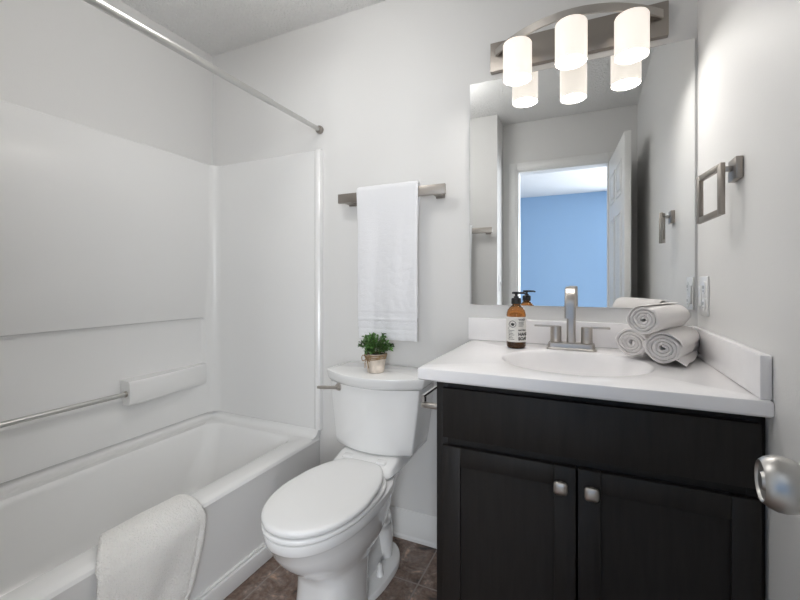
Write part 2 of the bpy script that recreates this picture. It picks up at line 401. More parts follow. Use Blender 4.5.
# bowl and pedestal
bm = bmesh.new()
ped = [(.112, -.37, -.625, .0, 2.9), (.111, -.37, -.622, .03, 2.9), (.107, -.37, -.612, .06, 2.8), (.104, -.36, -.606, .12, 2.8), (.104, -.35, -.606, .17, 2.7),
       (.106, -.33, -.612, .197, 2.5), (.116, -.29, -.636, .222, 2.3), (.131, -.25, -.672, .252, 2.2), (.144, -.225, -.710, .29, 2.2), (.153, -.21, -.738, .33, 2.2), (.157, -.20, -.753, .362, 2.2),
       (.1585, -.20, -.758, .366, 2.2), (.161, -.20, -.763, .372, 2.2), (.162, -.20, -.767, .396, 2.2), (.1605, -.20, -.766, .4005, 2.2), (.153, -.205, -.759, .4035, 2.2), (.10, -.26, -.70, .4035, 2.2)]
loft(bm, [egg(h, yb, yf, z, n, 2.6) for h, yb, yf, z, n in ped])
bowl = obj('bowl', bm, CERAMIC, toi, 40)
bm = bmesh.new()
loft(bm, [egg(.116, -.075, -.46, .0005, 2.6, 2.3), egg(.116, -.075, -.46, .016, 2.6, 2.3), egg(.113, -.078, -.455, .023, 2.6, 2.3), egg(.105, -.086, -.44, .027, 2.6, 2.3)])
obj('foot', bm, CERAMIC, toi, 40)
# trapway bulge on both sides
for s in (-1, 1):
    bm = bmesh.new()
    pts = [(AX+s*.070, -.47, .14), (AX+s*.070, -.41, .225), (AX+s*.064, -.34, .275), (AX+s*.056, -.265, .26), (AX+s*.050, -.215, .20), (AX+s*.046, -.185, .11), (AX+s*.044, -.175, .015)]
    from mathutils.geometry import interpolate_bezier
    fine = []
    for i in range(len(pts)-1):
        p0 = Vector(pts[max(i-1, 0)]); p1 = Vector(pts[i]); p2 = Vector(pts[i+1]); p3 = Vector(pts[min(i+2, len(pts)-1)])
        fine += interpolate_bezier(p1, p1+(p2-p0)/6, p2-(p3-p1)/6, p2, 6)[:-1]
    fine.append(Vector(pts[-1]))
    tube(bm, fine, .038, 20, rs=[.026+.016*math.sin(PI*min(1, k/len(fine)*1.0)) for k in range(len(fine))])
    obj('trapway', bm, CERAMIC, toi, 50)
    if s == 1:
        bm = bmesh.new(); loft(bm, [egg(.052, -.12, -.42, .01, 2.6, 2.6), egg(.046, -.13, -.42, .10, 2.6, 2.6), egg(.050, -.13, -.44, .20, 2.6, 2.6), egg(.058, -.12, -.44, .30, 2.6, 2.6), egg(.075, -.10, -.44, .37, 2.6, 2.6)]); obj('trap_web', bm, CERAMIC, toi, 50)
    bm = bmesh.new(); lathe(bm, [(.0135, 0), (.0135, .010), (.012, .014), (.0095, .038), (.0075, .044), (.002, .046)], (AX+s*.080, -.290, .0262), n=24)
    obj('bolt_cap', bm, SEAT, toi, 40)
# deck joining the bowl to the tank
bm = bmesh.new()
def drect(hw, y0, y1, z, r=.03): return rrect(AX-hw, AX+hw, y0, y1, r, z, 6)
loft(bm, [drect(.055, -.28, -.10, .25), drect(.062, -.29, -.085, .30), drect(.078, -.31, -.065, .345), drect(.112, -.32, -.045, .385), drect(.135, -.325, -.032, .415, .035), drect(.131, -.31, -.035, .432, .035), drect(.128, -.26, -.04, .450, .035), drect(.120, -.24, -.05, .4545, .03)])
obj('tank_deck', bm, CERAMIC, toi, 40)
# tank: bowed front, tapering to the bottom
def tank_ring(hw, yb, ys, yf, z, r=.012, N=18):
    # back straight, sides, front bow from ys at the sides to yf at the middle
    P = []
    def corner(cx, cy, a0, a1, n=5, rad=r):
        for k in range(n+1):
            a = math.radians(a0+(a1-a0)*k/n); P.append(Vector((cx+rad*math.cos(a), cy+rad*math.sin(a), z)))
    corner(AX+hw-r, yb-r, 0, 90); corner(AX-hw+r, yb-r, 90, 180)
    sag = ys-yf; ang = math.degrees(math.atan2(2*sag, hw))
    corner(AX-hw+r, ys+r*.2, 180, 270-ang*.9)
    for k in range(1, N):
        x = -hw+r+(2*hw-2*r)*k/N; P.append(Vector((AX+x, ys-r*.75-(sag-r*.2)*(1-(x/(hw-r))**2), z)))
    corner(AX+hw-r, ys+r*.2, -90+ang*.9, 0)
    return P
TK = [(.162, -.045, -.180, -.222, .456), (.170, -.035, -.188, -.234, .458), (.176, -.030, -.194, -.242, .466), (.180, -.027, -.196, -.245, .49), (.189, -.026, -.196, -.249, .56), (.199, -.026, -.196, -.252, .64), (.207, -.026, -.196, -.255, .722)]
bm = bmesh.new(); loft(bm, [tank_ring(*t) for t in TK]); obj('tank', bm, CERAMIC, toi, 40)
LD = [(.207, -.024, -.188, -.257, .7225), (.215, -.020, -.19, -.264, .726), (.221, -.018, -.192, -.270, .734), (.2235, -.017, -.193, -.273, .742), (.2255, -.016, -.194, -.276, .752), (.228, -.016, -.195, -.279, .762), (.2275, -.0165, -.1945, -.278, .7675), (.223, -.020, -.190, -.273, .770)]
bm = bmesh.new(); loft(bm, [tank_ring(*t) for t in LD]); obj('tank_lid', bm, CERAMIC, toi, 40)
# seat and lid
def slab(hw, yb, yf, z0, z1, r, n=2.15, nb=3.0):
    bm = bmesh.new(); R = []
    for k in range(5):
        a = PI/2*k/4; R.append(egg(hw-r+r*math.sin(a), yb-r+r*math.sin(a), yf+r-r*math.sin(a), z0+r-r*math.cos(a), n, nb))
    for k in range(5):
        a = PI/2*k/4; R.append(egg(hw-r+r*math.cos(a), yb-r+r*math.cos(a), yf+r-r*math.cos(a), z1-r+r*math.sin(a), n, nb))
    loft(bm, R); return bm
obj('seat', slab(.1625, -.285, -.770, .4045, .4215, .007), SEAT, toi, 40)
# closed lid: straight back edge that narrows, softly domed top
def lid_ring(sc, z, off=0):
    P = []
    yb, yf, hw = -.272, -.768, .1625
    N = 72
    for k in range(N):
        a = 2*PI*k/N; c, s = math.cos(a), math.sin(a)
        ym = -.53
        if s >= 0: x = hw*math.copysign(abs(c)**(2/2.1), c); y = ym+(yf-ym)*abs(s)**(2/2.1)
        else:
            t = abs(s)**(2/4.5); y = ym+(yb-ym)*t
            w = hw-(hw-.098)*((y-ym)/(yb-ym))**1.9
            x = w*math.copysign(abs(c)**(2/6.0), c) if abs(c) > 0 else 0
        cx, cy = AX, -.52
        P.append(Vector((cx+x*(1-off/hw)*sc, cy+(AX*0+y-cy)*(1-off/.25)*sc, z)))
    return P
bm = bmesh.new()
loft(bm, [lid_ring(1, .4255, .006), lid_ring(1, .427, .002), lid_ring(1, .431, 0), lid_ring(1, .438, 0), lid_ring(1, .442, .002), lid_ring(1, .4445, .006), lid_ring(1, .446, .012), lid_ring(.8, .448), lid_ring(.55, .4495), lid_ring(.25, .450)])
obj('seat_lid', bm, SEAT, toi, 40)
for s in (-1, 1):
    bm = bmesh.new(); box(bm, AX+s*.075-.022, AX+s*.075+.022, -.283, -.248, .435, .452, .006, 3); obj('seat_hinge', bm, SEAT, toi, 40)
# flush lever
bm = bmesh.new()
lv = Vector((AX-.143, -.2265, .708))
lathe(bm, [(.016, 0), (.017, .004), (.015, .010), (.009, .012), (.008, .018)], lv, (0, -1, 0), 24)
tube(bm, [lv+Vector((.006, -.020, .0)), lv+Vector((-.03, -.024, -.002)), lv+Vector((-.075, -.026, -.006)), lv+Vector((-.092, -.026, -.007))], .006, 14, rs=[.0075, .0065, .0075, .006])
obj('flush_lever', bm, NICKEL, toi, 40, label='chrome flush lever')

# ------------------------------------------------------------------ vanity cabinet
CX0, CX1, CYF, CZ = -.385, .3432, -.570, .872
van = empty('vanity_cabinet', ((CX0+CX1)/2, -.28, 0), 'dark espresso vanity cabinet with two shaker doors under the white countertop', 'vanity cabinet')
bm = bmesh.new()
box(bm, CX0, CX0+.016, CYF+.018, -.003, .1005, CZ); box(bm, CX1-.016, CX1, CYF+.018, -.003, .1005, CZ)
box(bm, CX0+.0165, CX1-.0165, CYF+.018, -.003, .1005, .116); box(bm, CX0+.0165, CX1-.0165, -.012, -.003, .1165, CZ)
# face frame
box(bm, CX0, CX0+.032, CYF, CYF+.0178, .1005, CZ, .001); box(bm, CX1-.032, CX1, CYF, CYF+.0178, .1005, CZ, .001)
box(bm, CX0+.0322, CX1-.0322, CYF, CYF+.0178, .842, CZ); box(bm, CX0+.0322, CX1-.0322, CYF, CYF+.0178, .682, .725); box(bm, CX0+.0322, CX1-.0322, CYF, CYF+.0178, .1005, .14)
obj('cabinet_body', bm, DARK, van, 30)
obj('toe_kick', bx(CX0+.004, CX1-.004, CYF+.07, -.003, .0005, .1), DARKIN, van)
FY = CYF-.0005; FT = .019
DXL, DXM0, DXM1, DXR = -.361, -.021, -.0165, .332
obj('false_drawer_front', bx(DXL, DXR, FY-FT, FY, .715, .852, .0025), DARK, van, 30)
def shaker(x0, x1, knob_x, name='door'):
    z0, z1, w = .13, .692, .050
    bm = bmesh.new()
    box(bm, x0, x0+w, FY-FT, FY, z0, z1, .0018); box(bm, x1-w, x1, FY-FT, FY, z0, z1, .0018)
    box(bm, x0+w+.0002, x1-w-.0002, FY-FT, FY, z1-w, z1, .0012); box(bm, x0+w+.0002, x1-w-.0002, FY-FT, FY, z0, z0+w, .0012)
    d = obj('door', bm, DARK, van, 30)
    obj('door_panel', bx(x0+w-.008, x1-w+.008, FY-.010, FY-.003, z0+w-.008, z1-w+.008), DARK, d)
    k = bmesh.new(); c = Vector((knob_x, FY-FT, .647))
    lathe(k, [(.009, 0), (.0085, .003), (.0055, .006), (.0055, .014), (.010, .016)], c, (0, -1, 0), 20)
    R = []
    for hw, d_ in ((.010, .0155), (.0148, .0165), (.0162, .0195), (.0160, .023), (.0135, .0265), (.008, .0282), (.003, .0286)):
        R.append([Vector((c.x+p.x, c.y-d_, c.z+p.y)) for p in rrect(-hw, hw, -hw, hw, hw*.55, 0, 5)])
    loft(k, R)
    obj('door_knob', k, NICKEL, d, 75, label='square cushion shaped brushed nickel knob')
shaker(DXL, DXM0, -.055); shaker(DXM1, DXR, .0135)

# ------------------------------------------------------------------ countertop with integral oval basin
TZ = .907
ctr = empty('countertop', (-.04, -.3, CZ), 'white vanity top with integral oval sink and backsplash', 'countertop')
OX0, OX1, OY0, OY1 = -.426, .3432, -.613, -.0015
BX, BY, RX, RY = -.034, -.328, .206, .190
bm = bmesh.new(); N = 96
def ell(f, z, dx=0, dy=0): return [Vector((BX+dx+RX*f*math.cos(2*PI*k/N), BY+dy+RY*f*math.sin(2*PI*k/N), z)) for k in range(N)]
def orect(ins, z):
    P = []
    for k in range(N):
        a = 2*PI*k/N; c, s = math.cos(a), math.sin(a)
        x0, x1, y0, y1 = OX0+ins-BX, OX1-ins-BX, OY0+ins-BY, OY1-ins-BY
        t = min((x1/c if c > 1e-6 else x0/c if c < -1e-6 else 9), (y1/s if s > 1e-6 else y0/s if s < -1e-6 else 9))
        P.append(Vector((BX+c*t, BY+s*t, z)))
    # snap the nearest samples to the true corners
    for qx, qy in ((OX0+ins, OY0+ins), (OX1-ins, OY0+ins), (OX0+ins, OY1-ins), (OX1-ins, OY1-ins)):
        j = min(range(N), key=lambda i: (P[i].x-qx)**2+(P[i].y-qy)**2); P[j] = Vector((qx, qy, z))
    return P
loft(bm, [ell(1.06, CZ+.0005), orect(.004, CZ+.0005), orect(.0, CZ+.005), orect(0, TZ-.005), orect(.0012, TZ-.0015), orect(.004, TZ), ell(1.045, TZ), ell(1.02, TZ-.0012)], False, False)
obj('top_slab', bm, COUNTER, ctr, 40)
bm = bmesh.new()
loft(bm, [ell(1.02, TZ-.0012), ell(1.0, TZ-.004), ell(.975, TZ-.011), ell(.94, TZ-.028), ell(.88, TZ-.058), ell(.78, TZ-.092), ell(.62, TZ-.118), ell(.42, TZ-.131), ell(.2, TZ-.136), ell(.11, TZ-.138)], False, False)
obj('basin', bm, COUNTER, ctr, 60)
bm = bmesh.new(); lathe(bm, [(.024, -.004), (.024, .002), (.018, .003), (.008, .002)], (BX, BY, TZ-.137), n=28); obj('drain', bm, CHROME, ctr)
obj('backsplash', bx(OX0-.015, OX1, -.0215, -.0015, TZ+.0004, .998, .003), COUNTER, ctr, 40)
obj('side_splash', bx(OX1-.0205, OX1, -.607, -.0220, TZ+.0004, .998, .003), COUNTER, ctr, 40)

# ------------------------------------------------------------------ mirror
bm = bx(-.438, .3355, -.0065, -.001, 1.052, 1.968, .001)
tag(obj('wall_mirror', bm, MIRROR, None, 0, base=(-.051, -.004, 1.5)), 'large frameless wall mirror above the vanity', 'mirror')

# ------------------------------------------------------------------ vanity light
vl = empty('vanity_light', (-.045, 0, 2.05), 'three shade vanity light with bowed nickel bar above the mirror', 'wall light')
obj('backplate', bx(-.349, .259, -.026, -.001, 1.991, 2.107, .002), NICKELD, vl, 30)
bm = bmesh.new(); R = []
ax0, ax1, ya, yb2 = -.325, .240, -.030, -.165
for k in range(41):
    t = k/40*2-1; x = (ax0+ax1)/2+(ax1-ax0)/2*t; y = ya+(yb2-ya)*(1-t*t)
    dy = -(yb2-ya)*2*t/((ax1-ax0)/2); nn = Vector((-dy, 1, 0)).normalized()
    p = Vector((x, y, 2.062))
    R.append([p+nn*.0035+Vector((0, 0, .014)), p-nn*.0035+Vector((0, 0, .014)), p-nn*.0035-Vector((0, 0, .014)), p+nn*.0035-Vector((0, 0, .014))])
loft(bm, R); obj('bowed_bar', bm, NICKEL, vl, 30)
shade_spots = [(-.230, -.113), (-.045, -.158), (.140, -.113)]
for i, (sx_, sy_) in enumerate(shade_spots):
    r = .0515
    bm = bmesh.new()
    lathe(bm, [(r-.003, 1.899), (r-.001, 1.897), (r, 1.899), (r, 2.026), (r-.002, 2.030), (r-.008, 2.0325), (.016, 2.0335), (.016, 2.0305), (r-.009, 2.0295), (r-.003, 2.026)], (sx_, sy_, 0), n=48, cap0=False, cap1=False)
    bm.verts.ensure_lookup_table()
    n_ = 48; first = bm.verts[:n_]; last = bm.verts[-n_:]
    for k in range(n_): bm.faces.new((first[k], first[(k+1) % n_], last[(k+1) % n_], last[k]))
    sh = obj('lamp_shade', bm, SHADE, vl, 40, label='glowing white cylinder glass shade')
    bm = bmesh.new(); lathe(bm, [(r-.004, 1.9005), (r-.004, 1.904)], (sx_, sy_, 0), n=40); obj('diffuser', bm, DISC, sh, 40)
    bm = bmesh.new(); lathe(bm, [(.015, 2.030), (.015, 2.040), (.010, 2.044), (.010, 2.050)], (sx_, sy_, 0), n=24); obj('socket_cap', bm, NICKEL, sh, 40)

# ------------------------------------------------------------------ added fill globe over the tub side, out of view, brightening the room
cl = empty('added_fill_globe', (-.90, -.84, H), 'added white globe fill light hanging unseen over the bathtub', 'ceiling light')
lo = Vector((-.90, -.84, 0))
bm = bmesh.new(); lathe(bm, [(.065, H-.0005), (.065, H-.012), (.05, H-.022), (.012, H-.026), (.010, H-.21)], lo, n=40); obj('canopy', bm, NICKEL, cl, 40)
bm = bmesh.new(); lathe(bm, [(.172*math.cos(a), 2.15+.088*math.sin(a)) for a in [math.radians(q) for q in (80, 65, 50, 35, 20, 5, -10, -25, -40, -55, -70, -86)]], lo, n=48); obj('globe', bm, emit('added fill globe glass', (1, .985, .96), FILL_GLOBE), cl, 60, label='glowing white globe of the added fill light')

# ------------------------------------------------------------------ towel bar and hanging towel on the back wall
def towel_bar(x0, x1, y_wall, s, z, label):
    t = empty('towel_bar', ((x0+x1)/2, y_wall, z), label, 'towel bar')
    yy = lambda a, c: sorted((y_wall+s*a, y_wall+s*c))
    a, c = yy(.058, .072); obj('bar', bx(x0, x1, a, c, z-.0215, z+.0215, .0015), NICKELD, t, 30)
    for px in (x0+.022, x1-.062):
        a, c = yy(.0008, .010); p = obj('mounting_post', bx(px, px+.040, a, c, z-.026, z+.012, .002), NICKELD, t, 30)
        a, c = yy(.0102, .0578); obj('post_arm', bx(px+.004, px+.036, a, c, z-.0205, z-.004, .001), NICKELD, p, 30)
    return t
towel_bar(-1.047, -.525, 0, -1, 1.531, 'flat brushed nickel towel bar on the wall above the toilet')
towel_bar(-1.16, -.645, TY0-.003, 1, 1.541, 'nickel towel bar seen only in the mirror')
def hanging(x0, x1, yc, s, zt, zf, zb, slant=0):
    # s = -1: front layer lies towards -y. one long strip: back hem, over the bar, front hem
    d = .0165; Lb = zt-zb; Lf = zt-zf; Lt = PI*d; tot = Lb+Lt+Lf
    def fn(u, v):
        q = v*tot
        if q < Lb: y, z = d, zb+q
        elif q < Lb+Lt: a = (q-Lb)/d; y, z = d*math.cos(a), zt+d*math.sin(a)
        else: y, z = -d, zt-(q-Lb-Lt)
        down = max(0, (zt-z))
        x = x0+(x1-x0)*u
        x += .004*math.sin(down*9+u*2)*(1 if u < .5 else .6) + slant*down*(1-u) - (.012*min(1, down*6)*u if q < Lb else 0)
        front = q > Lb+Lt*.5
        w = min(1, down*3)
        y += (-1 if front else .25)*w*(.006+.010*abs(nz((u*2.2, down*1.1, 0), 1.6, 3))+.004*math.sin(u*11+down*2.5))
        if front and Lf-down < .115 and Lf-down > .03:
            y += .0022*(1 if (int((Lf-down)/.0085) % 2) else -.6)*1
        y += .0016*nz((x, z, y), 60)*w
        return (x, yc+s*(-y), z+.0016*nz((x, z, 5), 40))
    bm = bmesh.new(); sheet(bm, fn, 44, 180, .011); return bm
bm = hanging(-.940, -.643, -.065, -1, 1.5545, .895, .99, .035)
tag(obj('hanging_towel', bm, TERRY, None, 60, base=(-.79, -.065, 1.55)), 'white towel hanging folded over the bar above the toilet', 'towel')
bm = hanging(-1.085, -.80, TY0-.003+.065, 1, 1.5645, .92, 1.0, 0)
tag(obj('bath_towel', bm, TERRY, None, 60, base=(-.96, TY0+.062, 1.55)), 'white towel on the bar opposite, just caught at the mirror edge', 'towel')

# light switch on the closet return (mirror)
sw = empty('light_switch', (-.62, -1.60, 1.13), 'white light switch beside the doorway, seen edge on in the mirror', 'light switch')
obj('switch_plate', bx(-.6195, -.614, -1.635, -1.565, 1.07, 1.19, .002), OUTLET, sw, 30)
obj('toggle', bx(-.6139, -.604, -1.605, -1.595, 1.12, 1.143, .002), OUTLET, sw, 30)

# ------------------------------------------------------------------ towel ring on the right wall
tr = empty('towel_ring', (XR, -.395, 1.43), 'square brushed nickel towel ring on an arm on the right wall', 'towel ring')
bm = bx(XR-.016, XR-.0008, -.442, -.384, 1.396, 1.449, .002); obj('mounting_plate', bm, NICKELD, tr, 30)
A = Vector((.309, -.420, 0)); B = Vector((.281, -.313, 0)); d = (B-A).normalized(); nn = Vector((-d.y, d.x, 0)); W_ = (B-A).length; z0, z1 = 1.314, 1.442
def obox(bm, u0, u1, n0, n1, za, zb, bev=.0012):
    t = bx(u0, u1, n0, n1, za, zb, bev); M = Matrix(((d.x, nn.x, 0, A.x), (d.y, nn.y, 0, A.y), (0, 0, 1, 0), (0, 0, 0, 1))); join(bm, t, M)
bm = bmesh.new(); w = .0155; hh = .0055
obox(bm, 0, w, -hh, hh, z0, z1); obox(bm, W_-w, W_, -hh, hh, z0, z1); obox(bm, w-.001, W_-w+.001, -hh, hh, z0, z0+w); obox(bm, w-.001, W_-w+.001, -hh, hh, z1-w, z1)
for v in bm.verts: v.co.z -= .010*(v.co-A).dot(d)/W_
obj('square_ring', bm, NICKELD, tr, 30)
bm = bmesh.new(); tube(bm, [(XR-.013, -.398, 1.436), (.3155, -.404, 1.436)], .006, 4); 
obj('arm', bx(.3145, XR-.0162, -.419, -.405, 1.419, 1.432, .0015), NICKEL, tr, 30); bm.free()

# ------------------------------------------------------------------ outlet
ou = empty('wall_outlet', (XR, -.09, 1.10), 'white outlet plate on the right wall beside the mirror', 'outlet')
obj('cover_plate', bx(XR-.006, XR-.0006, -.146, -.050, 1.040, 1.163, .002), OUTLET, ou, 30)
for yc in (-.115,):
    for zc in (1.076, 1.127):
        bm = bmesh.new(); R = []
        for hw, dd in ((.0165, .0062), (.0165, .0082), (.0155, .009)): R.append([Vector((XR-dd, yc+p.x, zc+p.y)) for p in rrect(-hw, hw, -.0195, .0195, .011, 0, 5)])
        loft(bm, R); rc = obj('receptacle', bm, OUTLET, ou, 30)
        bm = bmesh.new()
        for o_ in (-.006, .006): box(bm, XR-.0096, XR-.0091, yc+o_-.001, yc+o_+.001, zc-.002, zc+.008)
        lathe(bm, [(.0025, 0), (.0025, .0005)], (XR-.0091, yc, zc-.010), (-1, 0, 0), 12)
        obj('socket_slots', bm, SLOT, rc)
obj('rocker_switch', bx(XR-.0105, XR-.0061, -.088, -.060, 1.068, 1.135, .002), OUTLET, ou, 30)

# ------------------------------------------------------------------ paper holder on the vanity's side
tp = empty('toilet_paper_holder', (CX0, -.46, .78), 'chrome toilet paper holder on the side of the vanity beside the tank', 'paper holder')
obj('mounting_plate', bx(CX0-.010, CX0, -.515, -.465, .745, .795, .002), NICKEL, tp, 30)
bm = bmesh.new(); box(bm, CX0-.074, CX0-.0104, -.508, -.486, .760, .776, .005, 3); obj('arm', bm, NICKEL, tp, 40)
bm = bmesh.new(); tube(bm, [(CX0-.066, -.512, .796), (CX0-.066, -.37, .796)], .0055, 16); box(bm, CX0-.070, CX0-.062, -.506, -.490, .7765, .793); obj('roll_bar', bm, CHROME, tp, 40)

# ------------------------------------------------------------------ faucet
FXc, FYc = -.046, -.105
fa = empty('faucet', (FXc, FYc, TZ), 'brushed nickel two handle faucet with a square arc spout behind the sink', 'faucet')
bm = bmesh.new()
loft(bm, [rrect(FXc-a, FXc+a, FYc-b_, FYc+b_, r, z, 8) for a, b_, r, z in ((.081, .030, .014, TZ+.0004), (.081, .030, .014, TZ+.005), (.077, .027, .013, TZ+.007), (.076, .0265, .013, TZ+.021), (.0745, .025, .012, TZ+.0235), (.070, .021, .01, TZ+.024))])
obj('base_plate', bm, NICKEL, fa, 35)
for s in (-1, 1):
    bm = bmesh.new(); hx = FXc+s*.0505
    lathe(bm, [(.0185, TZ+.0243), (.0195, TZ+.026), (.0195, TZ+.030), (.0185, TZ+.031), (.0185, TZ+.078), (.0175, TZ+.0805), (.006, TZ+.081)], (hx, FYc, 0), n=32)
    h = obj('handle', bm, NICKEL, fa, 35)
    bm = bmesh.new(); a, c = sorted((hx+s*.012, hx+s*.073)); box(bm, a, c, FYc-.0085, FYc+.0085, TZ+.0765, TZ+.0825, .0015)
    obj('lever', bm, NICKEL, h, 35)
# spout: flat ribbon that rises, bends forward over the basin and drops
bm = bmesh.new(); R = []
pth = [(0, .024), (0, .06), (0, .11), (0, .155)]
for k in range(1, 13):
    a = PI*k/12*.97; pth.append((.052-.052*math.cos(a), .160+.052*math.sin(a)))
pth += [(.1045, .142), (.1055, .118)]
for i, (f, z) in enumerate(pth):
    a = pth[max(i-1, 0)]; c = pth[min(i+1, len(pth)-1)]; dv = Vector((0, -(c[0]-a[0]), c[1]-a[1])).normalized()
    sd = Vector((1, 0, 0)); up = sd.cross(dv)
    t = .013 if i < 4 else .011; w = .0148 if i < 4 else .0148+.0024*min(1, (i-3)/4)
    p = Vector((FXc, FYc+.004-f, TZ+z))
    R.append([p+sd*q.x+up*q.y for q in rrect(-w, w, -t, t, .006 if i > 3 else .0085, 0, 4)])
loft(bm, R); obj('spout', bm, NICKEL, fa, 35)

# ------------------------------------------------------------------ soap bottle
bc = Vector((-.2285, -.150, TZ+.0006))
so = empty('soap_bottle', bc, 'amber pump soap bottle with a printed cream label beside the faucet', 'soap bottle')
br_ = .0338
bm = bmesh.new()
lathe(bm, [(.027, 0), (.0315, .003), (br_, .008), (br_, .122), (.0322, .129), (.0295, .137), (.0240, .145), (.0175, .151), (.0142, .155), (.0135, .160), (.0135, .166)], bc, n=48)
bo = obj('bottle', bm, AMBER, so, 40, label='amber brown glass bottle')
bm = bmesh.new(); lathe(bm, [(.024, .003), (.029, .006), (.0300, .062), (.026, .0625)], bc, n=40); obj('liquid_soap', bm, LIQUID, bo, 40)
bm = bmesh.new(); lathe(bm, [(.0165, .1585), (.0172, .160), (.0172, .176), (.0155, .1795), (.009, .181), (.009, .186), (.0045, .187), (.0045, .194), (.0095, .195), (.0105, .198), (.0095, .202), (.003, .203)], bc, n=28)
pu = obj('pump', bm, BLACKP, so, 40, label='black plastic pump')
pd = Vector((.97, -.25, 0)).normalized()
bm = bmesh.new(); p = bc+Vector((0, 0, .1985)); tube(bm, [p-pd*.014, p+pd*.010, p+pd*.030, p+pd*.036+Vector((0, 0, -.003))], .004, 12, rs=[.004, .0042, .0035, .003]); obj('nozzle', bm, BLACKP, pu, 40)
# label wrapped around the bottle, open at the back
face = math.atan2(-1.66-bc.y, 0-bc.x)
bm = bmesh.new(); R = []
for k in range(41):
    a = face-2.3+4.6*k/40
    ro, ri = br_+.0009, br_+.0003
    R.append([bc+Vector((rr_*math.cos(a), rr_*math.sin(a), z)) for rr_, z in ((ri, .024), (ro, .024), (ro, .113), (ri, .113))])
loft(bm, R); la = obj('label', bm, LABEL, bo, 40, label='cream paper label with dark print')
ink = bmesh.new()
def wrap(u, z, off): a = face+u/br_; r = br_+off; return bc+Vector((r*math.cos(a), r*math.sin(a), z))
def irect(u0, u1, z0, z1, n=4):
    R = []
    for k in range(n+1):
        u = u0+(u1-u0)*k/n; R.append([wrap(u, z0, .0011), wrap(u, z0, .0014), wrap(u, z1, .0014), wrap(u, z1, .0011)])
    loft(ink, R)
def itext(s, u0, z0, size, bold=0):
    cu = bpy.data.curves.new('t', 'FONT'); cu.body = s; cu.size = size; cu.extrude = .0001; cu.offset = bold; cu.resolution_u = 2
    o = bpy.data.objects.new('t', cu); S.collection.objects.link(o); bpy.context.view_layer.update()
    me = bpy.data.meshes.new_from_object(o.evaluated_get(bpy.context.evaluated_depsgraph_get()))
    t = bmesh.new(); t.from_mesh(me); bmesh.ops.triangulate(t, faces=t.faces[:])
    bmesh.ops.subdivide_edges(t, edges=[e_ for e_ in t.edges if abs(e_.verts[0].co.x-e_.verts[1].co.x) > .004], cuts=2)
    for v in t.verts: v.co = wrap(u0+v.co.x, z0+v.co.y, .00125+v.co.z)
    join(ink, t); bpy.data.objects.remove(o); bpy.data.curves.remove(cu); bpy.data.meshes.remove(me)
itext('WASH', .008, .1005, .0095, .0002)
itext('HAND', .007, .0475, .0150, .0008); itext('SOAP', .007, .0315, .0150, .0008); itext('NATURAL', .007, .0640, .0072, .0004)
for z, u1 in ((.094, .028), (.0895, .026), (.085, .028), (.0805, .023)): irect(.008, u1, z, z+.0014)
for k in range(7): irect(-.026, -.006-.004*(k % 3), .033+k*.0052, .0345+k*.0052)
R = []
for k in range(25):   # ring of the round emblem
    a = 2*PI*k/24; R.append([wrap(-.012+r*math.cos(a), .088+r*math.sin(a), o_) for r, o_ in ((.0118, .0011), (.0122, .0014), (.0108, .0014), (.0104, .0011))])
loft(ink, R, False, False)
for a0 in (-.5, 0, .5):   # three leaves inside it
    pts = []
    for k in range(13):
        t = k/12; w_ = .0031*math.sin(PI*t)
        pts.append((t*.0125, w_))
    out = [(l*math.sin(a0)+w_*math.cos(a0), l*math.cos(a0)-w_*math.sin(a0)) for l, w_ in pts] + [(l*math.sin(a0)-w_*math.cos(a0), l*math.cos(a0)+w_*math.sin(a0)) for l, w_ in pts[-2:0:-1]]
    ink.faces.new([ink.verts.new(wrap(-.012+x, .081+y, .0015)) for x, y in out])
for k in range(18):  # small scattered print along the label's left edge
    u = -.030+.006*random.random(); z = .032+.066*k/18; irect(u, u+.003, z, z+.0018, 1)
lt = obj('print', ink, INK, la, 0); lt.name = 'label_print'

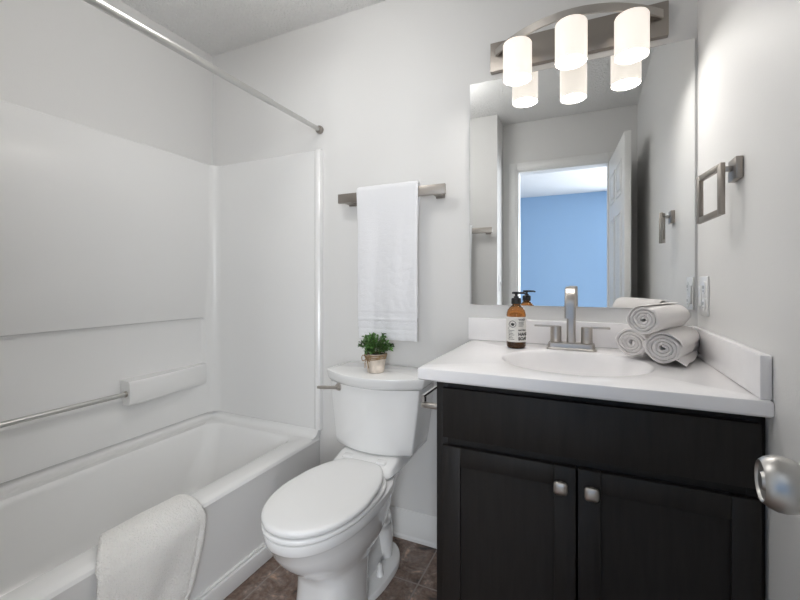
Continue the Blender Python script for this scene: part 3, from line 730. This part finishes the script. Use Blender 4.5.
# ------------------------------------------------------------------ rolled towels
def roll(name, front, back, r, label, seed, flap=0, squash=.91):
    front, back = Vector(front), Vector(back); ax = (back-front); Lr = ax.length; ax.normalize()
    up = Vector((0, 0, 1)); side = ax.cross(up).normalized(); up = side.cross(ax)
    turns = 4.3; th = r/(turns+.55); bm = bmesh.new(); NS = 132
    def spiral(sc, jit):
        inn, out = [], []
        for k in range(NS+1):
            t = k/NS; a = t*turns*2*PI; rc = th*(.55+t*turns)
            wob = 1+.085*nz((math.cos(a), math.sin(a), t*2), 1.3, seed)
            a2 = -a+seed
            dx, dz = math.cos(a2), math.sin(a2)*squash
            h = th*.50*sc
            if t > .93: h *= 1-.75*(t-.93)/.07
            rr0, rr1 = (rc-h)*wob, (rc+h)*wob
            inn.append((dx*rr0, dz*rr0)); out.append((dx*rr1, dz*rr1))
        return out+inn[::-1]
    st = [(0, .45), (.008, .8), (.02, 1), (.25, 1), (.5, 1), (.75, 1), (.92, 1), (.97, .85), (1, .5)]
    R = []
    for f, sc in st:
        c = front+ax*Lr*f
        swell = 1+.03*math.sin(PI*f)
        R.append([c+side*(x*swell)+up*(z*swell)+ax*(.005*nz((x*30, z*30, seed), 1)-.003*(x*x+z*z)/(r*r)) for x, z in spiral(sc, 0)])
    loft(bm, R)
    for v in bm.verts:
        v.co += Vector((nz(v.co, 28, seed), nz(v.co, 28, seed+2), nz(v.co, 28, seed+4)))*.0024+Vector((nz(v.co, 85, seed), nz(v.co, 85, seed+2), nz(v.co, 85, seed+4)))*.0016
    if flap:
        def fn(u, v):
            s = v*.075; p = front+ax*(Lr*(.0+.93*u))
            return p+side*(r*.62+s*(.36-.2*u))+up*(-r*.80+.012*(1-v)-.004*v+.003*math.sin(u*9))
        sheet(bm, fn, 14, 8, .010)
    # rest it on its support
    return tag(obj(name, bm, ROLLT, None, 60, base=tuple((front+back)/2-Vector((0, 0, r)))), label, 'towel', 'rolled white towels on the countertop')
roll('rolled_towel', (.128, -.229, TZ+.0512), (.233, -.040, TZ+.0512), .0475, 'cream rolled towel at the back of the pile, partly hidden', 1)
roll('rolled_towel', (.199, -.312, TZ+.0512), (.294, -.075, TZ+.0512), .0475, 'cream rolled towel on the counter nearest the side splash', 2.1, flap=1)
roll('rolled_towel', (.148, -.345, TZ+.1325), (.270, -.085, TZ+.1325), .0425, 'cream rolled towel lying on top of the other two', 3.3)

# ------------------------------------------------------------------ potted plant on the tank
pc = Vector((-.797, -.166, .7706))
pl = empty('potted_plant', pc, 'small leafy green plant in a birch pot on the toilet tank', 'potted plant')
bm = bmesh.new(); lathe(bm, [(.033, 0), (.0355, .002), (.038, .03), (.0455, .074), (.047, .078), (.0445, .078), (.043, .070), (.01, .069)], pc, n=40)
pot = obj('pot', bm, POT, pl, 40)
bm = bmesh.new(); lathe(bm, [(.0420, .0702), (.034, .074), (.02, .079), (.005, .081)], pc, n=28); obj('soil', bm, SOIL, pl)
bm = bmesh.new()
for z, r in ((.058, .0430), (.062, .0437), (.066, .0445), (.070, .0453), (.074, .0461)):
    pts = [pc+Vector((r*math.cos(a), r*math.sin(a), z+.0018*math.sin(a*3+z*700))) for a in [2*PI*k/40 for k in range(41)]]
    tube(bm, pts, .0024, 7)
fd = Vector((.35, -.93, 0)); 
bow_c = pc+Vector((-.018, -.042, .063))
for s in (-1, 1):
    tube(bm, [bow_c+Vector((s*.020*math.sin(t)*1.0, -.004-.004*math.sin(t), .012*math.sin(2*t))) for t in [PI*k/12 for k in range(13)]], .0019, 7)
    tube(bm, [bow_c+Vector((0, -.003, 0)), bow_c+Vector((s*.006, -.006, -.018)), bow_c+Vector((s*.009, -.001, -.042))], .0018, 7)
obj('twine_bow', bm, BURLAP, pl, 50, label='brown twine tied round the pot')
fo = bmesh.new(); stm = bmesh.new()
def leaf(p, dv, l, w):
    dv = dv.normalized(); s, u = frame(dv); roll_ = random.uniform(-.8, .8); s, u = s*math.cos(roll_)+u*math.sin(roll_), u*math.cos(roll_)-s*math.sin(roll_)
    A_ = []
    for t, ww in ((0, .12), (.25, .75), (.55, 1), (.82, .62), (1, .05)):
        c = p+dv*l*t-u*(l*.22*t*t)
        A_.append([fo.verts.new(c-s*w*ww+u*w*.25*ww), fo.verts.new(c), fo.verts.new(c+s*w*ww+u*w*.25*ww)])
    for a, c in zip(A_, A_[1:]):
        fo.faces.new((a[0], a[1], c[1], c[0])); fo.faces.new((a[1], a[2], c[2], c[1]))
for i in range(60):
    az = random.uniform(0, 2*PI); el = math.radians(random.uniform(22, 90)); ln = random.uniform(.050, .066)
    if el > .9: ln *= 1.28
    dv = Vector((math.cos(az)*math.cos(el), math.sin(az)*math.cos(el), math.sin(el)))
    if dv.y > .3: dv.y *= .8
    b0 = pc+Vector((math.cos(az)*.018, math.sin(az)*.018, .078))
    pts = [b0+dv*ln*t+Vector((0, 0, .010*math.sin(PI*t)-.006*t*t)) for t in (0, .33, .66, 1)]
    tube(stm, pts, .0011, 5)
    for k in range(15):
        t = .22+.78*k/14; p = pts[0].lerp(pts[3], t)+Vector((0, 0, .008*math.sin(PI*t)))
        lv_ = dv*.7+Vector((random.gauss(0, .7), random.gauss(0, .7), random.gauss(.15, .6)))
        leaf(p, lv_, random.uniform(.010, .017), random.uniform(.0032, .0052))
obj('foliage', fo, FOLI, pl, 60); obj('stems', stm, STEM, pl, 60)

# ------------------------------------------------------------------ terry mat draped over the tub rim
def mat_fn(u, v):
    # v runs from inside the tub, over the rim, down the apron; u from the near to the far edge
    pth = [(-1.328, .250), (-1.309, .330), (-1.3035, .372), (-1.294, .393), (-1.275, .4045), (-1.25, .4075), (-1.225, .4025), (-1.203, .391), (-1.184, .369), (-1.172, .335), (-1.166, .27), (-1.163, .19), (-1.161, .095)]
    q = v*(len(pth)-1); i = min(int(q), len(pth)-2); f = q-i
    p0, p1, p2, p3 = pth[max(i-1, 0)], pth[i], pth[i+1], pth[min(i+2, len(pth)-1)]
    cr = lambda a, b_, c, e_: .5*((2*b_)+(-a+c)*f+(2*a-5*b_+4*c-e_)*f*f+(-a+3*b_-3*c+e_)*f**3)
    x = cr(p0[0], p1[0], p2[0], p3[0]); z = cr(p0[1], p1[1], p2[1], p3[1])
    down = max(0, .36-z) if x > -1.22 else 0
    rim = max(0, min(1, (x+1.30)/.115))
    yr = -.715+.028*rim**.7-.50*down**1.35; yl = -.945-.075*rim-.20*down
    y = yl+(yr-yl)*u
    x += (.010*math.sin(u*5.2+.6)+.007*nz((u*2, z*4, 0), 1.5))*min(1, down*6)*1.1 + (.0035*nz((y, z, 1), 14) if x > -1.2 else 0)
    if down: x += .010*math.exp(-((u-.62)/.12)**2)*min(1, down*7)*-.8+.004
    if .055 < 1-u < .085 and v > .3: x -= .0035; z -= .001
    if .955 < v < .972: x -= .003
    return (x, y, z+.0028*nz((y*9, x*9, 2), 1)+.0011*nz((y, x, z), 95, 1)*.6)
bm = bmesh.new(); sheet(bm, mat_fn, 72, 96, .018)
tag(obj('bath_mat', bm, TERRYW, None, 60, base=(-1.24, -.88, .39)), 'cream terry towel draped over the front rim of the bathtub', 'bath mat')
